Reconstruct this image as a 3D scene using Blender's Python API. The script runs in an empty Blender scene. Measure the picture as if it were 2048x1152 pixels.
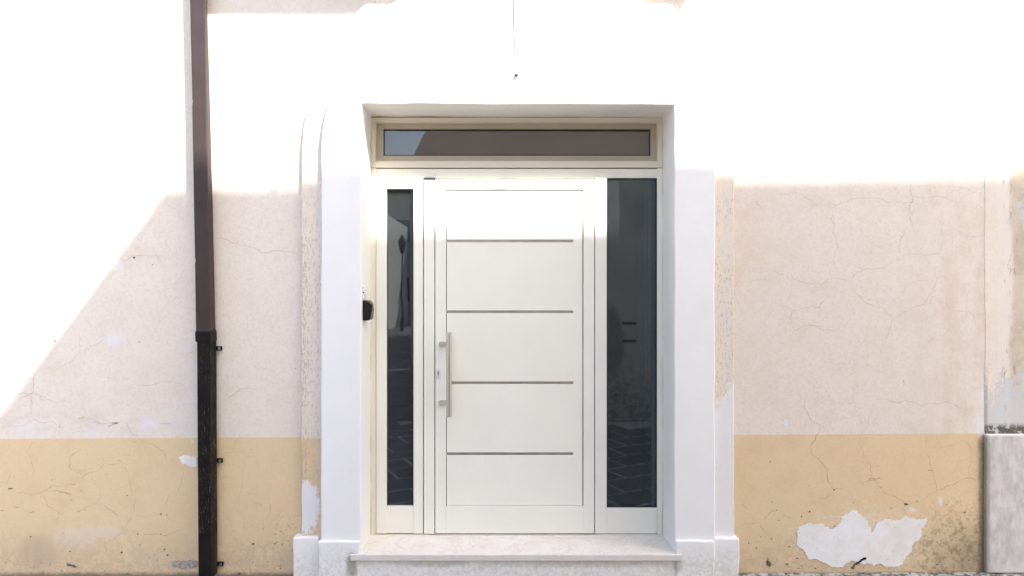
import bpy, bmesh, math, random
from mathutils import Vector, noise as mnoise
R = math.radians
random.seed(7)
scn = bpy.context.scene
COL = scn.collection

# ---------------------------------------------------------------- camera, sky, sun, exposure
EYE, DIST, F = 1.6, 3.6, 1278.0          # eye height, distance to the white surround, focal length in photo pixels
PX, PY = 1007.0, 578.0                   # vanishing point in the photo
cam = bpy.data.cameras.new('camera'); cam.sensor_width = 36; cam.lens = 36 * F / 2048
cam.shift_x = (1024 - PX) / 2048; cam.shift_y = (PY - 576) / 2048
cam.clip_start = 0.02; cam.clip_end = 2000
co = bpy.data.objects.new('camera', cam); COL.objects.link(co)
co.location = (0, -DIST, EYE); co.rotation_euler = (R(90), 0, 0)
scn.camera = co

TH, TV = 0.93, 1.37                      # sideways and downward run of the light per metre into the wall
el = math.atan2(TV, math.hypot(1, TH))
w = bpy.data.worlds.new('World'); scn.world = w; w.use_nodes = True
nt = w.node_tree; nt.nodes.clear()
sky = nt.nodes.new('ShaderNodeTexSky'); sky.sky_type = 'NISHITA'; sky.sun_disc = False
sky.sun_elevation = el; sky.sun_rotation = math.atan2(TH, -1.0)
sky.air_density = 1.0; sky.dust_density = 3.0; sky.ozone_density = 1.0
bg = nt.nodes.new('ShaderNodeBackground'); bg.inputs['Strength'].default_value = 0.15
wo = nt.nodes.new('ShaderNodeOutputWorld')
nt.links.new(sky.outputs[0], bg.inputs[0]); nt.links.new(bg.outputs[0], wo.inputs[0])
sl = bpy.data.lights.new('sun', 'SUN'); sl.energy = 4.0; sl.angle = R(0.7); sl.color = (1.0, 0.965, 0.90)
so = bpy.data.objects.new('sun', sl); COL.objects.link(so)
so.rotation_euler = Vector((-TH, 1.0, -TV)).to_track_quat('-Z', 'Y').to_euler(); so.location = (6, -8, 12)
vs = scn.view_settings
vs.view_transform = 'Standard'; vs.look = 'None'; vs.gamma = 1; vs.use_curve_mapping = False
vs.exposure = 1.83
scn.cycles.max_bounces = 12; scn.cycles.diffuse_bounces = 8; scn.cycles.transparent_max_bounces = 12

# ---------------------------------------------------------------- geometry helpers
def X(px, y=0.0): return (px - PX) * (DIST + y) / F
def Z(py, y=0.0): return EYE - (py - PY) * (DIST + y) / F

def tag(o, label=None, cat=None, group=None, kind=None):
    if label: o['label'] = label
    if cat: o['category'] = cat
    if group: o['group'] = group
    if kind: o['kind'] = kind
    return o
def thing(name, loc, label, cat, group=None):
    o = bpy.data.objects.new(name, None); COL.objects.link(o); o.location = loc; o.empty_display_size = .1
    o['_w'] = list(loc)
    return tag(o, label, cat, group)
def obj(name, bm, mat, parent=None, bevel=0.0, smooth=False, seg=2):
    """bm is in world space; links it as one mesh object under parent"""
    off = Vector((0, 0, 0))
    if parent is not None and '_w' in parent: off = Vector(parent['_w'])
    bmesh.ops.recalc_face_normals(bm, faces=bm.faces)
    bm.transform(__import__('mathutils').Matrix.Translation(-off))
    me = bpy.data.meshes.new(name); bm.to_mesh(me); bm.free()
    if smooth:
        for p in me.polygons: p.use_smooth = True
    me.materials.append(mat)
    o = bpy.data.objects.new(name, me); COL.objects.link(o)
    if parent is not None:
        o.parent = parent
        if parent.type == 'MESH': o['_w'] = list(off)
    if parent is not None: o['_w'] = list(off)
    if bevel:
        m = o.modifiers.new('bevel', 'BEVEL'); m.width = bevel; m.segments = seg; m.limit_method = 'ANGLE'; m.angle_limit = R(40)
    return o
def BM(): return bmesh.new()
def box(bm, x0, x1, y0, y1, z0, z1):
    v = [bm.verts.new((x, y, z)) for x in (x0, x1) for y in (y0, y1) for z in (z0, z1)]
    for f in ((0,1,3,2),(4,6,7,5),(0,4,5,1),(2,3,7,6),(0,2,6,4),(1,5,7,3)): bm.faces.new([v[i] for i in f])
    return bm
def pbox(bm, px0, px1, py0, py1, yf, yb):
    return box(bm, X(px0, yf), X(px1, yf), yf, yb, Z(py1, yf), Z(py0, yf))
def prism(bm, pts, y0, y1):
    """outline pts = (x, z), extruded from y0 to y1"""
    a = [bm.verts.new((x, y0, z)) for x, z in pts]; b = [bm.verts.new((x, y1, z)) for x, z in pts]
    bm.faces.new(a); bm.faces.new(b[::-1]); n = len(pts)
    for i in range(n): bm.faces.new((a[i], b[i], b[(i+1) % n], a[(i+1) % n]))
    return bm
def hprism(bm, pts, z0, z1):
    a = [bm.verts.new((x, y, z0)) for x, y in pts]; b = [bm.verts.new((x, y, z1)) for x, y in pts]
    bm.faces.new(a); bm.faces.new(b[::-1]); n = len(pts)
    for i in range(n): bm.faces.new((a[i], b[i], b[(i+1) % n], a[(i+1) % n]))
    return bm
def tube(bm, pts, r, n=8):
    rings = []
    for i, p in enumerate(pts):
        p = Vector(p); d = (Vector(pts[min(i+1, len(pts)-1)]) - Vector(pts[max(i-1, 0)])).normalized()
        u = d.orthogonal().normalized() if i == 0 else (rings_u - d * rings_u.dot(d)).normalized()
        rings_u = u; v = d.cross(u); rr = r[i] if isinstance(r, (list, tuple)) else r
        rings.append([bm.verts.new(p + (u * math.cos(a) + v * math.sin(a)) * rr) for a in [2*math.pi*k/n for k in range(n)]])
    for a, b in zip(rings, rings[1:]):
        for k in range(n): bm.faces.new((a[k], a[(k+1) % n], b[(k+1) % n], b[k]))
    bm.faces.new(rings[0][::-1]); bm.faces.new(rings[-1])
    return bm
def ball(bm, c, r, sx=1, sy=1, sz=1, seg=16):
    M = __import__('mathutils').Matrix
    bmesh.ops.create_uvsphere(bm, u_segments=seg, v_segments=seg//2, radius=r, matrix=M.Translation(c) @ M.Diagonal((sx, sy, sz, 1)))
    return bm
def rough(pts, it=4, amp=.12, seed=1, closed=True):
    """fractal midpoint displacement of an outline"""
    rnd = random.Random(seed)
    for _ in range(it):
        out = []; n = len(pts)
        for i in range(n if closed else n - 1):
            a, b = pts[i], pts[(i+1) % n]; dx, dz = b[0]-a[0], b[1]-a[1]; k = rnd.uniform(-amp, amp)
            out += [a, ((a[0]+b[0])/2 - dz*k, (a[1]+b[1])/2 + dx*k)]
        if not closed: out.append(pts[-1])
        pts = out
    return pts
def wobble(pts, step=.05, amp=.0025, scale=4.0, seed=0.0):
    """resample an outline and waver it as hand-trowelled edges do"""
    out = []; n = len(pts)
    for i in range(n):
        a, b = pts[i], pts[(i+1) % n]; L = math.dist(a, b); k = max(1, int(L/step))
        for j in range(k):
            t = j/k; p = Vector((a[0]+(b[0]-a[0])*t, 0, a[1]+(b[1]-a[1])*t))
            q = p*scale + Vector((seed, seed*2, 0))
            out.append((p.x + amp*mnoise.noise(q)*1.6, p.z + amp*mnoise.noise(q + Vector((9, 3, 5)))*1.6))
    return out

# ---------------------------------------------------------------- material helper
class NT:
    def __init__(s, name):
        s.m = bpy.data.materials.new(name); s.m.use_nodes = True; s.t = s.m.node_tree; s.t.nodes.clear()
        s.out = s.t.nodes.new('ShaderNodeOutputMaterial'); s.pos = s.node('ShaderNodeNewGeometry').outputs['Position']
    def node(s, typ, **kw):
        n = s.t.nodes.new(typ)
        for k, v in kw.items(): setattr(n, k, v)
        return n
    def put(s, sock, v):
        if isinstance(v, bpy.types.NodeSocket): s.t.links.new(v, sock)
        elif v is not None:
            if isinstance(v, tuple) and len(v) == 3 and sock.type == 'RGBA': v = (*v, 1)
            sock.default_value = v
    def math(s, op, a, b=None, c=None, clamp=False):
        n = s.node('ShaderNodeMath', operation=op, use_clamp=clamp)
        for i, v in enumerate((a, b, c)):
            if v is not None: s.put(n.inputs[i], v)
        return n.outputs[0]
    def xyz(s, v=None):
        n = s.node('ShaderNodeSeparateXYZ'); s.put(n.inputs[0], v or s.pos); return n.outputs
    def map(s, scale=(1,1,1), loc=(0,0,0), rot=(0,0,0), v=None):
        n = s.node('ShaderNodeMapping'); s.put(n.inputs[0], v or s.pos)
        n.inputs['Location'].default_value = loc; n.inputs['Scale'].default_value = scale; n.inputs['Rotation'].default_value = rot
        return n.outputs[0]
    def noise(s, scale=5, detail=4, rough=.55, v=None, dist=0.0, out=0):
        n = s.node('ShaderNodeTexNoise'); s.put(n.inputs['Vector'], v or s.pos)
        n.inputs['Scale'].default_value = scale; n.inputs['Detail'].default_value = detail
        n.inputs['Roughness'].default_value = rough; n.inputs['Distortion'].default_value = dist
        return n.outputs[out]
    def voronoi(s, scale=5, feature='F1', v=None, rnd=1.0, out='Distance'):
        n = s.node('ShaderNodeTexVoronoi', feature=feature); s.put(n.inputs['Vector'], v or s.pos)
        n.inputs['Scale'].default_value = scale; n.inputs['Randomness'].default_value = rnd
        return n.outputs[out]
    def ramp(s, v, a, b, lo=0.0, hi=1.0):
        n = s.node('ShaderNodeMapRange', interpolation_type='SMOOTHSTEP'); s.put(n.inputs[0], v)
        n.inputs[1].default_value = a; n.inputs[2].default_value = b; n.inputs[3].default_value = lo; n.inputs[4].default_value = hi
        return n.outputs[0]
    def mix(s, f, a, b, mode='MIX'):
        n = s.node('ShaderNodeMix', data_type='RGBA', blend_type=mode)
        s.put(n.inputs[0], f); s.put(n.inputs[6], a); s.put(n.inputs[7], b); return n.outputs[2]
    def add(s, *a):
        r = a[0]
        for b in a[1:]: r = s.math('ADD', r, b)
        return r
    def mul(s, *a):
        r = a[0]
        for b in a[1:]: r = s.math('MULTIPLY', r, b)
        return r
    def mx(s, *a):
        r = a[0]
        for b in a[1:]: r = s.math('MAXIMUM', r, b)
        return r
    def blob(s, cx, cz, rx, rz, nz, amp=.8, soft=.15):
        """1 inside an ellipse on the wall, its edge broken by the noise nz (0..1)"""
        x, _, z = s._x
        a = s.math('MULTIPLY', s.math('SUBTRACT', x, cx), 1/rx); b = s.math('MULTIPLY', s.math('SUBTRACT', z, cz), 1/rz)
        d = s.math('SQRT', s.add(s.mul(a, a), s.mul(b, b)))
        d = s.add(d, s.mul(s.math('SUBTRACT', nz, .5), amp*2))
        return s.ramp(d, 1-soft, 1+soft, 1, 0)
    def bump(s, h, strength=.3, dist=.01, normal=None):
        n = s.node('ShaderNodeBump'); n.inputs['Strength'].default_value = strength; n.inputs['Distance'].default_value = dist
        s.put(n.inputs['Height'], h)
        if normal is not None: s.put(n.inputs['Normal'], normal)
        return n.outputs[0]
    def bsdf(s, color, rough=.8, normal=None, metal=0.0, spec=.5, coat=0.0):
        n = s.node('ShaderNodeBsdfPrincipled'); s.put(n.inputs['Base Color'], color); s.put(n.inputs['Roughness'], rough)
        n.inputs['Metallic'].default_value = metal; n.inputs['Specular IOR Level'].default_value = spec
        n.inputs['Coat Weight'].default_value = coat
        if normal is not None: s.put(n.inputs['Normal'], normal)
        s.t.links.new(n.outputs[0], s.out.inputs[0]); return n
def simple(name, color, rough=.5, metal=0.0, nscale=40, var=.08, bstr=.1, spec=.5, coat=0.0):
    m = NT(name); n = m.noise(nscale, 4); k = m.ramp(n, .3, .7)
    dark = tuple(c*(1-var) for c in color); lite = tuple(min(1, c*(1+var)) for c in color)
    m.bsdf(m.mix(k, dark, lite), rough, m.bump(n, bstr, .002), metal, spec, coat); return m.m

CREAM = (.705, .65, .59); OCHRE = (.67, .525, .335); WHITE = (.80, .79, .80)
def plaster(name, kind):
    m = NT(name); m._x = m.xyz(); x, y, z = m._x
    big = m.noise(1.1, 5, .6); mid = m.noise(6, 6, .65); fine = m.noise(60, 5, .7); grain = m.noise(260, 3, .7)
    edge = m.noise(22, 8, .75)
    stre = m.noise(3.0, 6, .6, v=m.map(scale=(9, 9, .7)))            # vertical run-off
    brush = m.noise(9.0, 6, .7, v=m.map(scale=(1, 1, 3.2)))
    brush2 = m.noise(26, 8, .8, v=m.map(scale=(1, 1, 2.6)))
    zb = m.add(z, m.mul(x, -.0055), m.mul(m.math('SUBTRACT', m.noise(7, 4), .5), .008))   # dado line, painted by hand
    low = m.ramp(zb, .7535, .7565, 1, 0)
    cream = m.mix(m.ramp(big, .3, .7), CREAM, (.735, .675, .615))
    cream = m.mix(m.mul(m.ramp(mid, .45, .75), .55), cream, (.66, .585, .50))
    cream = m.mix(m.mul(m.ramp(stre, .5, .8), .2), cream, (.77, .68, .62))
    cream = m.mix(m.mul(m.ramp(fine, .42, .72), .45), cream, (.60, .50, .42))
    ochre = m.mix(m.ramp(big, .3, .7), OCHRE, (.70, .55, .36))
    ochre = m.mix(m.mul(m.ramp(mid, .45, .75), .5), ochre, (.61, .45, .285))
    ochre = m.mix(m.mul(m.ramp(fine, .45, .75), .3), ochre, (.57, .405, .235))
    col = m.mix(low, cream, ochre)
    h = m.add(m.mul(mid, .5), m.mul(fine, .35), m.mul(grain, .25))
    if kind == 'main':
        # pale repair dabs and brushed-out filler (grey white) in the cream and along the dado line
        P = lambda px, py: (X(px, .072), Z(py, .072))
        dabs = None
        for px, py, rw, rh, a in ((231, 531, 15, 10, .7), (226, 682, 16, 13, .75), (55, 853, 26, 15, .5), (182, 860, 15, 15, .4), (300, 849, 22, 17, .55),
                                  (340, 845, 26, 12, .35), (1480, 820, 6, 6, .8), (1572, 845, 4, 8, .8), (1881, 1000, 4, 9, .8), (1824, 1020, 8, 5, .6),
                                  (378, 698, 6, 5, .7), (1966, 800, 7, 75, .8), (1963, 850, 10, 22, .8), (150, 1075, 40, 20, .25), (204, 1065, 34, 12, .28), (333, 823, 10, 6, .4), (385, 882, 4, 5, .5)):
            cx, cz = P(px, py); b = m.mul(m.blob(cx, cz, rw*.00287, rh*.00287, m.add(m.mul(edge, .55), m.mul(brush2, .45)), 2.2, .45), a)
            dabs = b if dabs is None else m.mx(dabs, b)
        col = m.mix(dabs, col, (.70, .70, .72))
        hal = m.blob(*P(1722, 1075), .37, .145, m.add(m.mul(edge, .6), m.mul(brush2, .4)), 1.6, .3)
        hal = m.mul(hal, m.ramp(m.noise(40, 8, .8, v=m.map(scale=(1, 1, 1.6))), .47, .60), .7); col = m.mix(hal, col, (.74, .72, .70))
        # greyish washed band just above the dado on the left
        band = m.mul(m.ramp(z, .76, .80), m.ramp(z, .86, .92, 1, 0), m.ramp(x, -1.7, -1.95), m.ramp(brush, .42, .62))
        col = m.mix(m.mul(band, .35), col, (.58, .53, .50))
        # yellower edge beside the arch at right, older brownish verticals toward the corner
        old = m.mul(m.ramp(x, 2.1, 2.7), m.ramp(m.add(m.mul(m.noise(2.2, 5, .6, v=m.map(scale=(3, 3, .5), loc=(4, 0, 2))), .6), m.mul(mid, .4)), .42, .6), m.ramp(z, .74, .78))
        col = m.mix(m.mul(old, .5), col, (.60, .47, .36))
        yel = m.mul(m.ramp(x, 1.75, 1.3), m.ramp(x, 1.2, 1.3), m.ramp(z, .9, 1.1), m.ramp(mid, .3, .7))
        col = m.mix(m.mul(yel, .45), col, (.70, .56, .42))
        # damp grey near the ground, brown stain at left, black mould specks
        g1 = m.mul(m.ramp(m.add(z, m.mul(m.math('SUBTRACT', mid, .5), .35)), .06, .27, 1, 0), m.ramp(edge, .36, .6))
        col = m.mix(m.mul(g1, .6), col, (.51, .405, .29)); g2 = m.mul(m.ramp(x, 2.1, 2.6), m.ramp(m.add(z, m.mul(m.math('SUBTRACT', mid, .5), .5)), .12, .42, 1, 0), m.ramp(m.noise(26, 8, .8), .46, .60)); col = m.mix(m.mul(g2, .8), col, (.26, .21, .14))
        cx, cz = P(75, 1105); st = m.blob(cx, cz, .11, .10, edge, .5, .4); col = m.mix(m.mul(st, .45), col, (.42, .33, .24))
        right = m.ramp(x, 2.35, 2.7)
        sp = m.mul(m.ramp(m.noise(75, 5, .8), .56, .66), m.mx(m.ramp(m.add(z, m.mul(m.math('SUBTRACT', big, .5), .3)), -.02, .14, 1, 0), m.mul(right, m.ramp(z, .1, .5, 1, 0)),
                                                              m.mul(m.blob(-1.22, .05, .16, .25, edge, .6, .5), .9)))
        col = m.mix(m.mul(sp, .8), col, (.10, .085, .06))
        dk = m.mul(right, m.ramp(m.add(z, m.mul(edge, .3)), .2, .5, 1, 0)); col = m.mix(m.mul(dk, .55), col, (.22, .18, .12))
        foot = m.ramp(m.add(z, m.mul(m.math('SUBTRACT', edge, .5), .06)), -.05, -.018, 1, 0); col = m.mix(m.mul(foot, .8), col, (.11, .10, .08))
        # contact dirt line in the corner beside the neighbour
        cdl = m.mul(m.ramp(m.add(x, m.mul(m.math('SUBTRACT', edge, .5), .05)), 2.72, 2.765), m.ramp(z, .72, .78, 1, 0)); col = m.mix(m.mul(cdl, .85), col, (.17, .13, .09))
        # chipped pits
        pit = m.mul(m.ramp(m.voronoi(13), .055, .075, 1, 0), m.ramp(m.noise(2.2, 2), .47, .6), m.ramp(z, .25, .6, 1, .12))
        col = m.mix(m.mul(pit, .85), col, (.30, .27, .25)); h = m.math('SUBTRACT', h, m.mul(pit, 1.2))
        # faint crazing between the larger cracks
        wv = m.node('ShaderNodeVectorMath', operation='ADD'); nn = m.node('ShaderNodeVectorMath', operation='SCALE'); nn.inputs['Scale'].default_value = .16
        m.put(nn.inputs[0], m.noise(5, 5, .6, out=1)); m.put(wv.inputs[0], m.pos); m.put(wv.inputs[1], nn.outputs[0])
        cr = m.mul(m.ramp(m.voronoi(4.2, 'DISTANCE_TO_EDGE', v=wv.outputs[0]), .0, .012, 1, 0), m.ramp(m.noise(1.7, 3), .48, .62))
        col = m.mix(m.mul(cr, .28), col, (.42, .33, .25))
    elif kind == 'band':
        col = m.mix(m.mul(m.math('SUBTRACT', 1.0, low), .5), col, (.76, .68, .58))
        peel = m.noise(52, 8, .8, v=m.map(scale=(1.7, 1, .6)))
        zone = m.mul(m.ramp(m.noise(2.4, 3), .30, .50), m.ramp(z, 2.1, 2.2, 1, 0))
        zone = m.mx(zone, m.mul(m.ramp(x, -1.055, -1.03), m.ramp(x, 0, .2, 1, 0)))
        tan = m.mul(m.ramp(m.add(peel, m.mul(m.ramp(x, -1.10, -1.135), m.ramp(z, 1.95, 1.8), .045)), .56, .572), zone); col = m.mix(m.mul(tan, .8), col, (.50, .37, .23))
        peel2 = m.noise(62, 8, .8, v=m.map(scale=(1.6, 1, .55), loc=(3, 1, 7)))
        blue = m.mul(m.ramp(peel2, .555, .57), zone); col = m.mix(m.mul(blue, .85), col, (.52, .54, .58))
        h = m.math('SUBTRACT', h, m.mul(m.mx(tan, blue), .9))
        lip = m.mul(m.ramp(x, -1.050, -1.032), m.ramp(x, 0, .2, 1, 0), m.ramp(z, 1.9, 2.3, 1, 0), m.ramp(m.noise(9, 5), .38, .5)); col = m.mix(m.mul(lip, .75), col, (.68, .68, .72))
        # white paint slopped over the lower right pilaster and the filler on the left one
        wr = m.mul(m.ramp(x, 1.0, 1.1), m.ramp(m.add(z, m.mul(x, -1.3), m.mul(m.math('SUBTRACT', edge, .5), .35)), -.66, -.60, 1, 0))
        wr = m.mx(wr, m.mul(m.ramp(x, 1.0, 1.1), m.ramp(m.add(x, m.mul(m.math('SUBTRACT', edge, .5), .05)), 1.205, 1.22), m.ramp(m.add(z, m.mul(m.math('SUBTRACT', edge, .5), .2)), .78, .86, 1, 0)))
        wr = m.mul(wr, m.ramp(m.noise(14, 6, .8, v=m.map(scale=(2.2, 1, .5))), .66, .60))
        wl = m.blob(-1.135, Z(1015, .04), .085, .15, m.add(m.mul(edge, .4), m.mul(peel, .6)), 1.1, .10)
        col = m.mix(m.mx(wr, wl), col, (.76, .75, .76))
    elif kind == 'neighbour':
        wob = m.mul(m.math('SUBTRACT', m.noise(2.6, 5, .6), .5), .09)
        strp = m.mul(m.ramp(m.add(x, wob), 2.83, 2.845), m.ramp(m.add(x, wob), 2.90, 2.915, 1, 0))
        col = m.mix(m.mul(strp, .7), cream, (.70, .66, .63))
        br = m.ramp(m.add(x, wob), 2.895, 2.93); br_c = m.mix(m.ramp(mid, .38, .62), (.44, .375, .29), (.56, .49, .40)); col = m.mix(m.mul(br, .85), col, br_c)
        gz = m.ramp(m.add(z, m.mul(m.math('SUBTRACT', edge, .5), .9), m.mul(x, -.7)), -.98, -.94, 1, 0)
        gr = m.mx(gz, m.mul(m.ramp(m.noise(7, 8, .75), .57, .60), m.ramp(x, 2.86, 2.92)), m.mul(m.ramp(m.noise(16, 8, .8, v=m.map(scale=(1.6, 1, .6))), .60, .62), m.ramp(z, 1.5, 1.1)))
        col = m.mix(m.mul(gr, .8), col, (.54, .555, .575))
        pl = m.mul(m.ramp(m.noise(22, 8, .8, v=m.map(scale=(2.2, 1, .5), loc=(2, 5, 1))), .585, .60), m.ramp(x, 2.85, 2.88), m.ramp(x, 2.98, 2.93, 0, 1)); col = m.mix(m.mul(pl, .7), col, (.30, .25, .20))
        gap = m.mul(m.ramp(x, 2.785, 2.775), m.ramp(m.add(z, m.mul(edge, .3)), 1.35, 1.2, 0, 1), m.ramp(edge, .4, .5)); col = m.mix(m.mul(gap, .5), col, (.2, .17, .13))
        ms = m.mul(m.ramp(m.add(z, m.mul(edge, .10)), .855, .885, 1, 0), m.ramp(edge, .40, .5)); col = m.mix(m.mul(ms, .92), col, (.07, .065, .04))
        h = m.math('SUBTRACT', h, m.mul(gr, .8))
    m.bsdf(col, .92, m.bump(h, .38, .006), spec=.2)
    return m.m
def white_plaster(name):
    m = NT(name); m._x = m.xyz(); x, y, z = m._x
    mid = m.noise(5, 5); fine = m.noise(45, 5, .7); br = m.noise(12, 6, .7, v=m.map(scale=(1, 1, 4)))
    col = m.mix(m.ramp(mid, .35, .65), (.78, .785, .785), (.80, .80, .80))
    col = m.mix(m.mul(m.ramp(fine, .5, .8), .12), col, (.62, .60, .60))
    dirt = m.mul(m.ramp(m.add(z, m.mul(m.math('SUBTRACT', mid, .5), .2)), .02, .2, 1, 0), m.ramp(fine, .4, .62)); col = m.mix(m.mul(dirt, .5), col, (.56, .52, .44))
    e = m.noise(30, 8, .75)
    moss = m.mx(m.blob(X(703, -.02), Z(1132, -.02), .03, .075, e, .9, .5), m.mul(m.blob(X(1357, -.02), Z(1130, -.02), .03, .04, e, .9, .4), .5), m.mul(m.blob(X(1200, -.02), Z(1128, -.02), .5, .022, e, 1.2, .5), .3), m.mul(m.blob(X(860, -.02), Z(1128, -.02), .2, .02, e, 1.2, .5), .35))
    col = m.mix(m.mul(moss, .7), col, (.20, .20, .12))
    pk = m.mul(m.ramp(m.voronoi(30), .07, .09, 1, 0), m.ramp(z, .08, .12, 1, 0), m.ramp(m.noise(9, 3), .5, .6)); col = m.mix(m.mul(pk, .8), col, (.2, .17, .12))
    col = m.mix(m.ramp(y, .008, .02), col, (.79, .765, .725)); cau = m.mul(m.ramp(y, .245, .262), m.ramp(m.add(m.noise(8, 5), m.mul(z, -.06)), .36, .50), m.ramp(z, 2.5, 2.6, 1, 0)); col = m.mix(m.mul(cau, .6), col, (.60, .47, .30))  # warm bounce light inside the recess mixed into the colour, then caulk at the frame
    m.bsdf(col, .85, m.bump(m.add(m.mul(mid, .8), m.mul(fine, .25), m.mul(br, .25)), .30, .006), spec=.25)
    return m.m
M_main, M_band, M_neigh = plaster('cream_ochre_plaster', 'main'), plaster('peeling_moulding_plaster', 'band'), plaster('weathered_corner_plaster', 'neighbour')
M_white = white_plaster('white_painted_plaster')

def painted_metal(name, col, rough=.38):
    m = NT(name); n = m.noise(3, 4); f = m.noise(400, 2)
    s = m.noise(5, 6, .6, v=m.map(scale=(14, 3, .5)))
    c = m.mix(m.ramp(n, .3, .7), col, tuple(v*.965 for v in col)); c = m.mix(m.mul(m.ramp(s, .55, .8), .18), c, (.64, .59, .50))
    m.bsdf(c, m.add(rough, m.mul(f, .08)), m.bump(m.add(f, m.mul(n, .3)), .03, .001), spec=.45); return m.m
M_door = painted_metal('cream_enamelled_aluminium', (.795, .795, .725))
M_frame2 = painted_metal('cream_frame_aluminium', (.785, .77, .68), .42)
M_trans = painted_metal('shade_tinted_cream_frame', (.71, .65, .53), .45); M_sash = painted_metal('shade_tinted_beige_sash', (.40, .355, .28), .5)  # recess shade and its warm bounce are put into both transom colours
M_gasket = simple('black_rubber_gasket', (.015, .016, .018), .6)
M_black = simple('black_plastic', (.006, .006, .008), .25, nscale=80, bstr=.05, spec=.22)
M_wplast = simple('white_plastic', (.70, .70, .69), .35, bstr=.03, var=.02)
def steel(name):
    m = NT(name); n = m.noise(30, 4, v=m.map(scale=(30, 30, .6)))
    m.bsdf(m.mix(n, (.50, .47, .44), (.64, .61, .58)), m.ramp(n, .2, .8, .28, .42), m.bump(n, .08, .001), metal=1.0); return m.m
M_steel = steel('brushed_steel')
M_steel2 = simple('satin_steel_strip', (.40, .375, .37), .42, metal=.85, nscale=20, bstr=.02)
M_bolt = simple('zinc_bolt', (.55, .57, .6), .3, metal=1.0)
def glass(name, tint, refl=1.0, gcol=(.72, .88, 1, 1)):
    m = NT(name); fr = m.node('ShaderNodeFresnel'); fr.inputs[0].default_value = 1.52
    n = m.noise(2.2, 2); nb = m.bump(n, .05, .01)
    k = m.math('MULTIPLY', fr.outputs[0], 1.75*refl, clamp=True)
    t = m.node('ShaderNodeBsdfTransparent'); t.inputs[0].default_value = (*tint, 1)
    g = m.node('ShaderNodeBsdfGlossy'); g.inputs['Roughness'].default_value = .012; g.inputs[0].default_value = gcol
    m.put(g.inputs['Normal'], nb)
    d = m.node('ShaderNodeBsdfDiffuse'); d.inputs[0].default_value = (.45, .5, .55, 1)      # dust film
    mx = m.node('ShaderNodeMixShader'); m.put(mx.inputs[0], k); m.t.links.new(t.outputs[0], mx.inputs[1]); m.t.links.new(g.outputs[0], mx.inputs[2])
    m2 = m.node('ShaderNodeMixShader'); m.put(m2.inputs[0], m.ramp(m.noise(120, 4, .8), .3, .8, .02, .055)); m.t.links.new(mx.outputs[0], m2.inputs[1]); m.t.links.new(d.outputs[0], m2.inputs[2])
    m.t.links.new(m2.outputs[0], m.out.inputs[0]); return m.m
M_glass = glass('tinted_glass', (.30, .36, .40))
M_glass2 = glass('transom_glass', (.78, .77, .75), .8, (.97, .96, .95, 1))
M_blind = simple('brown_grey_woven_blind', (.13, .105, .09), .9, nscale=300, var=.3, bstr=.3)
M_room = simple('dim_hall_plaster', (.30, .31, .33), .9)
def marble(name):
    m = NT(name); a = m.noise(7, 8, .7, dist=.6); b = m.noise(60, 4)
    c = m.mix(m.ramp(a, .35, .65), (.735, .68, .61), (.77, .735, .68)); v = m.mul(m.ramp(m.noise(4, 8, .7, dist=1.2), .50, .52), m.ramp(m.noise(4, 8, .7, dist=1.2), .54, .52))
    c = m.mix(m.mul(m.ramp(b, .5, .75), .25), c, (.60, .52, .44)); c = m.mix(m.mul(v, .5), c, (.55, .44, .36))
    x, y, z = m.xyz(); fr = m.ramp(y, -.022, -.029); c = m.mix(m.mul(fr, .5), c, (.60, .57, .58))
    m.bsdf(c, .5, m.bump(b, .08, .002), spec=.3); return m.m
M_marble = marble('beige_marble')
def travertine(name):
    m = NT(name); s = m.noise(9, 8, .72, v=m.map(scale=(2.6, 2.6, .8), rot=(0, R(9), 0))); f = m.noise(90, 6, .8); g = m.noise(2.5, 4)
    c = m.mix(m.ramp(m.add(m.mul(s, .55), m.mul(m.noise(14, 7, .7, v=m.map(scale=(1.5, 1, .8))), .45)), .40, .60), (.43, .42, .43), (.60, .585, .59)); c = m.mix(m.mul(m.ramp(g, .4, .7), .35), c, (.56, .52, .47))
    k = m.mul(m.ramp(f, .60, .68), m.ramp(m.noise(6, 3), .45, .65)); c = m.mix(m.mul(k, .7), c, (.20, .18, .15))
    x, y, z = m.xyz(); e = m.ramp(m.add(x, m.mul(m.math('SUBTRACT', f, .5), .03)), 2.785, 2.765); c = m.mix(m.mul(e, .6), c, (.22, .17, .11))
    t = m.ramp(z, .755, .762); c = m.mix(m.mul(t, .7), c, (.78, .77, .76))
    m.bsdf(c, .7, m.bump(m.add(s, m.mul(f, .6)), .35, .004), spec=.3); return m.m
M_trav = travertine('streaked_grey_travertine')
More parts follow.
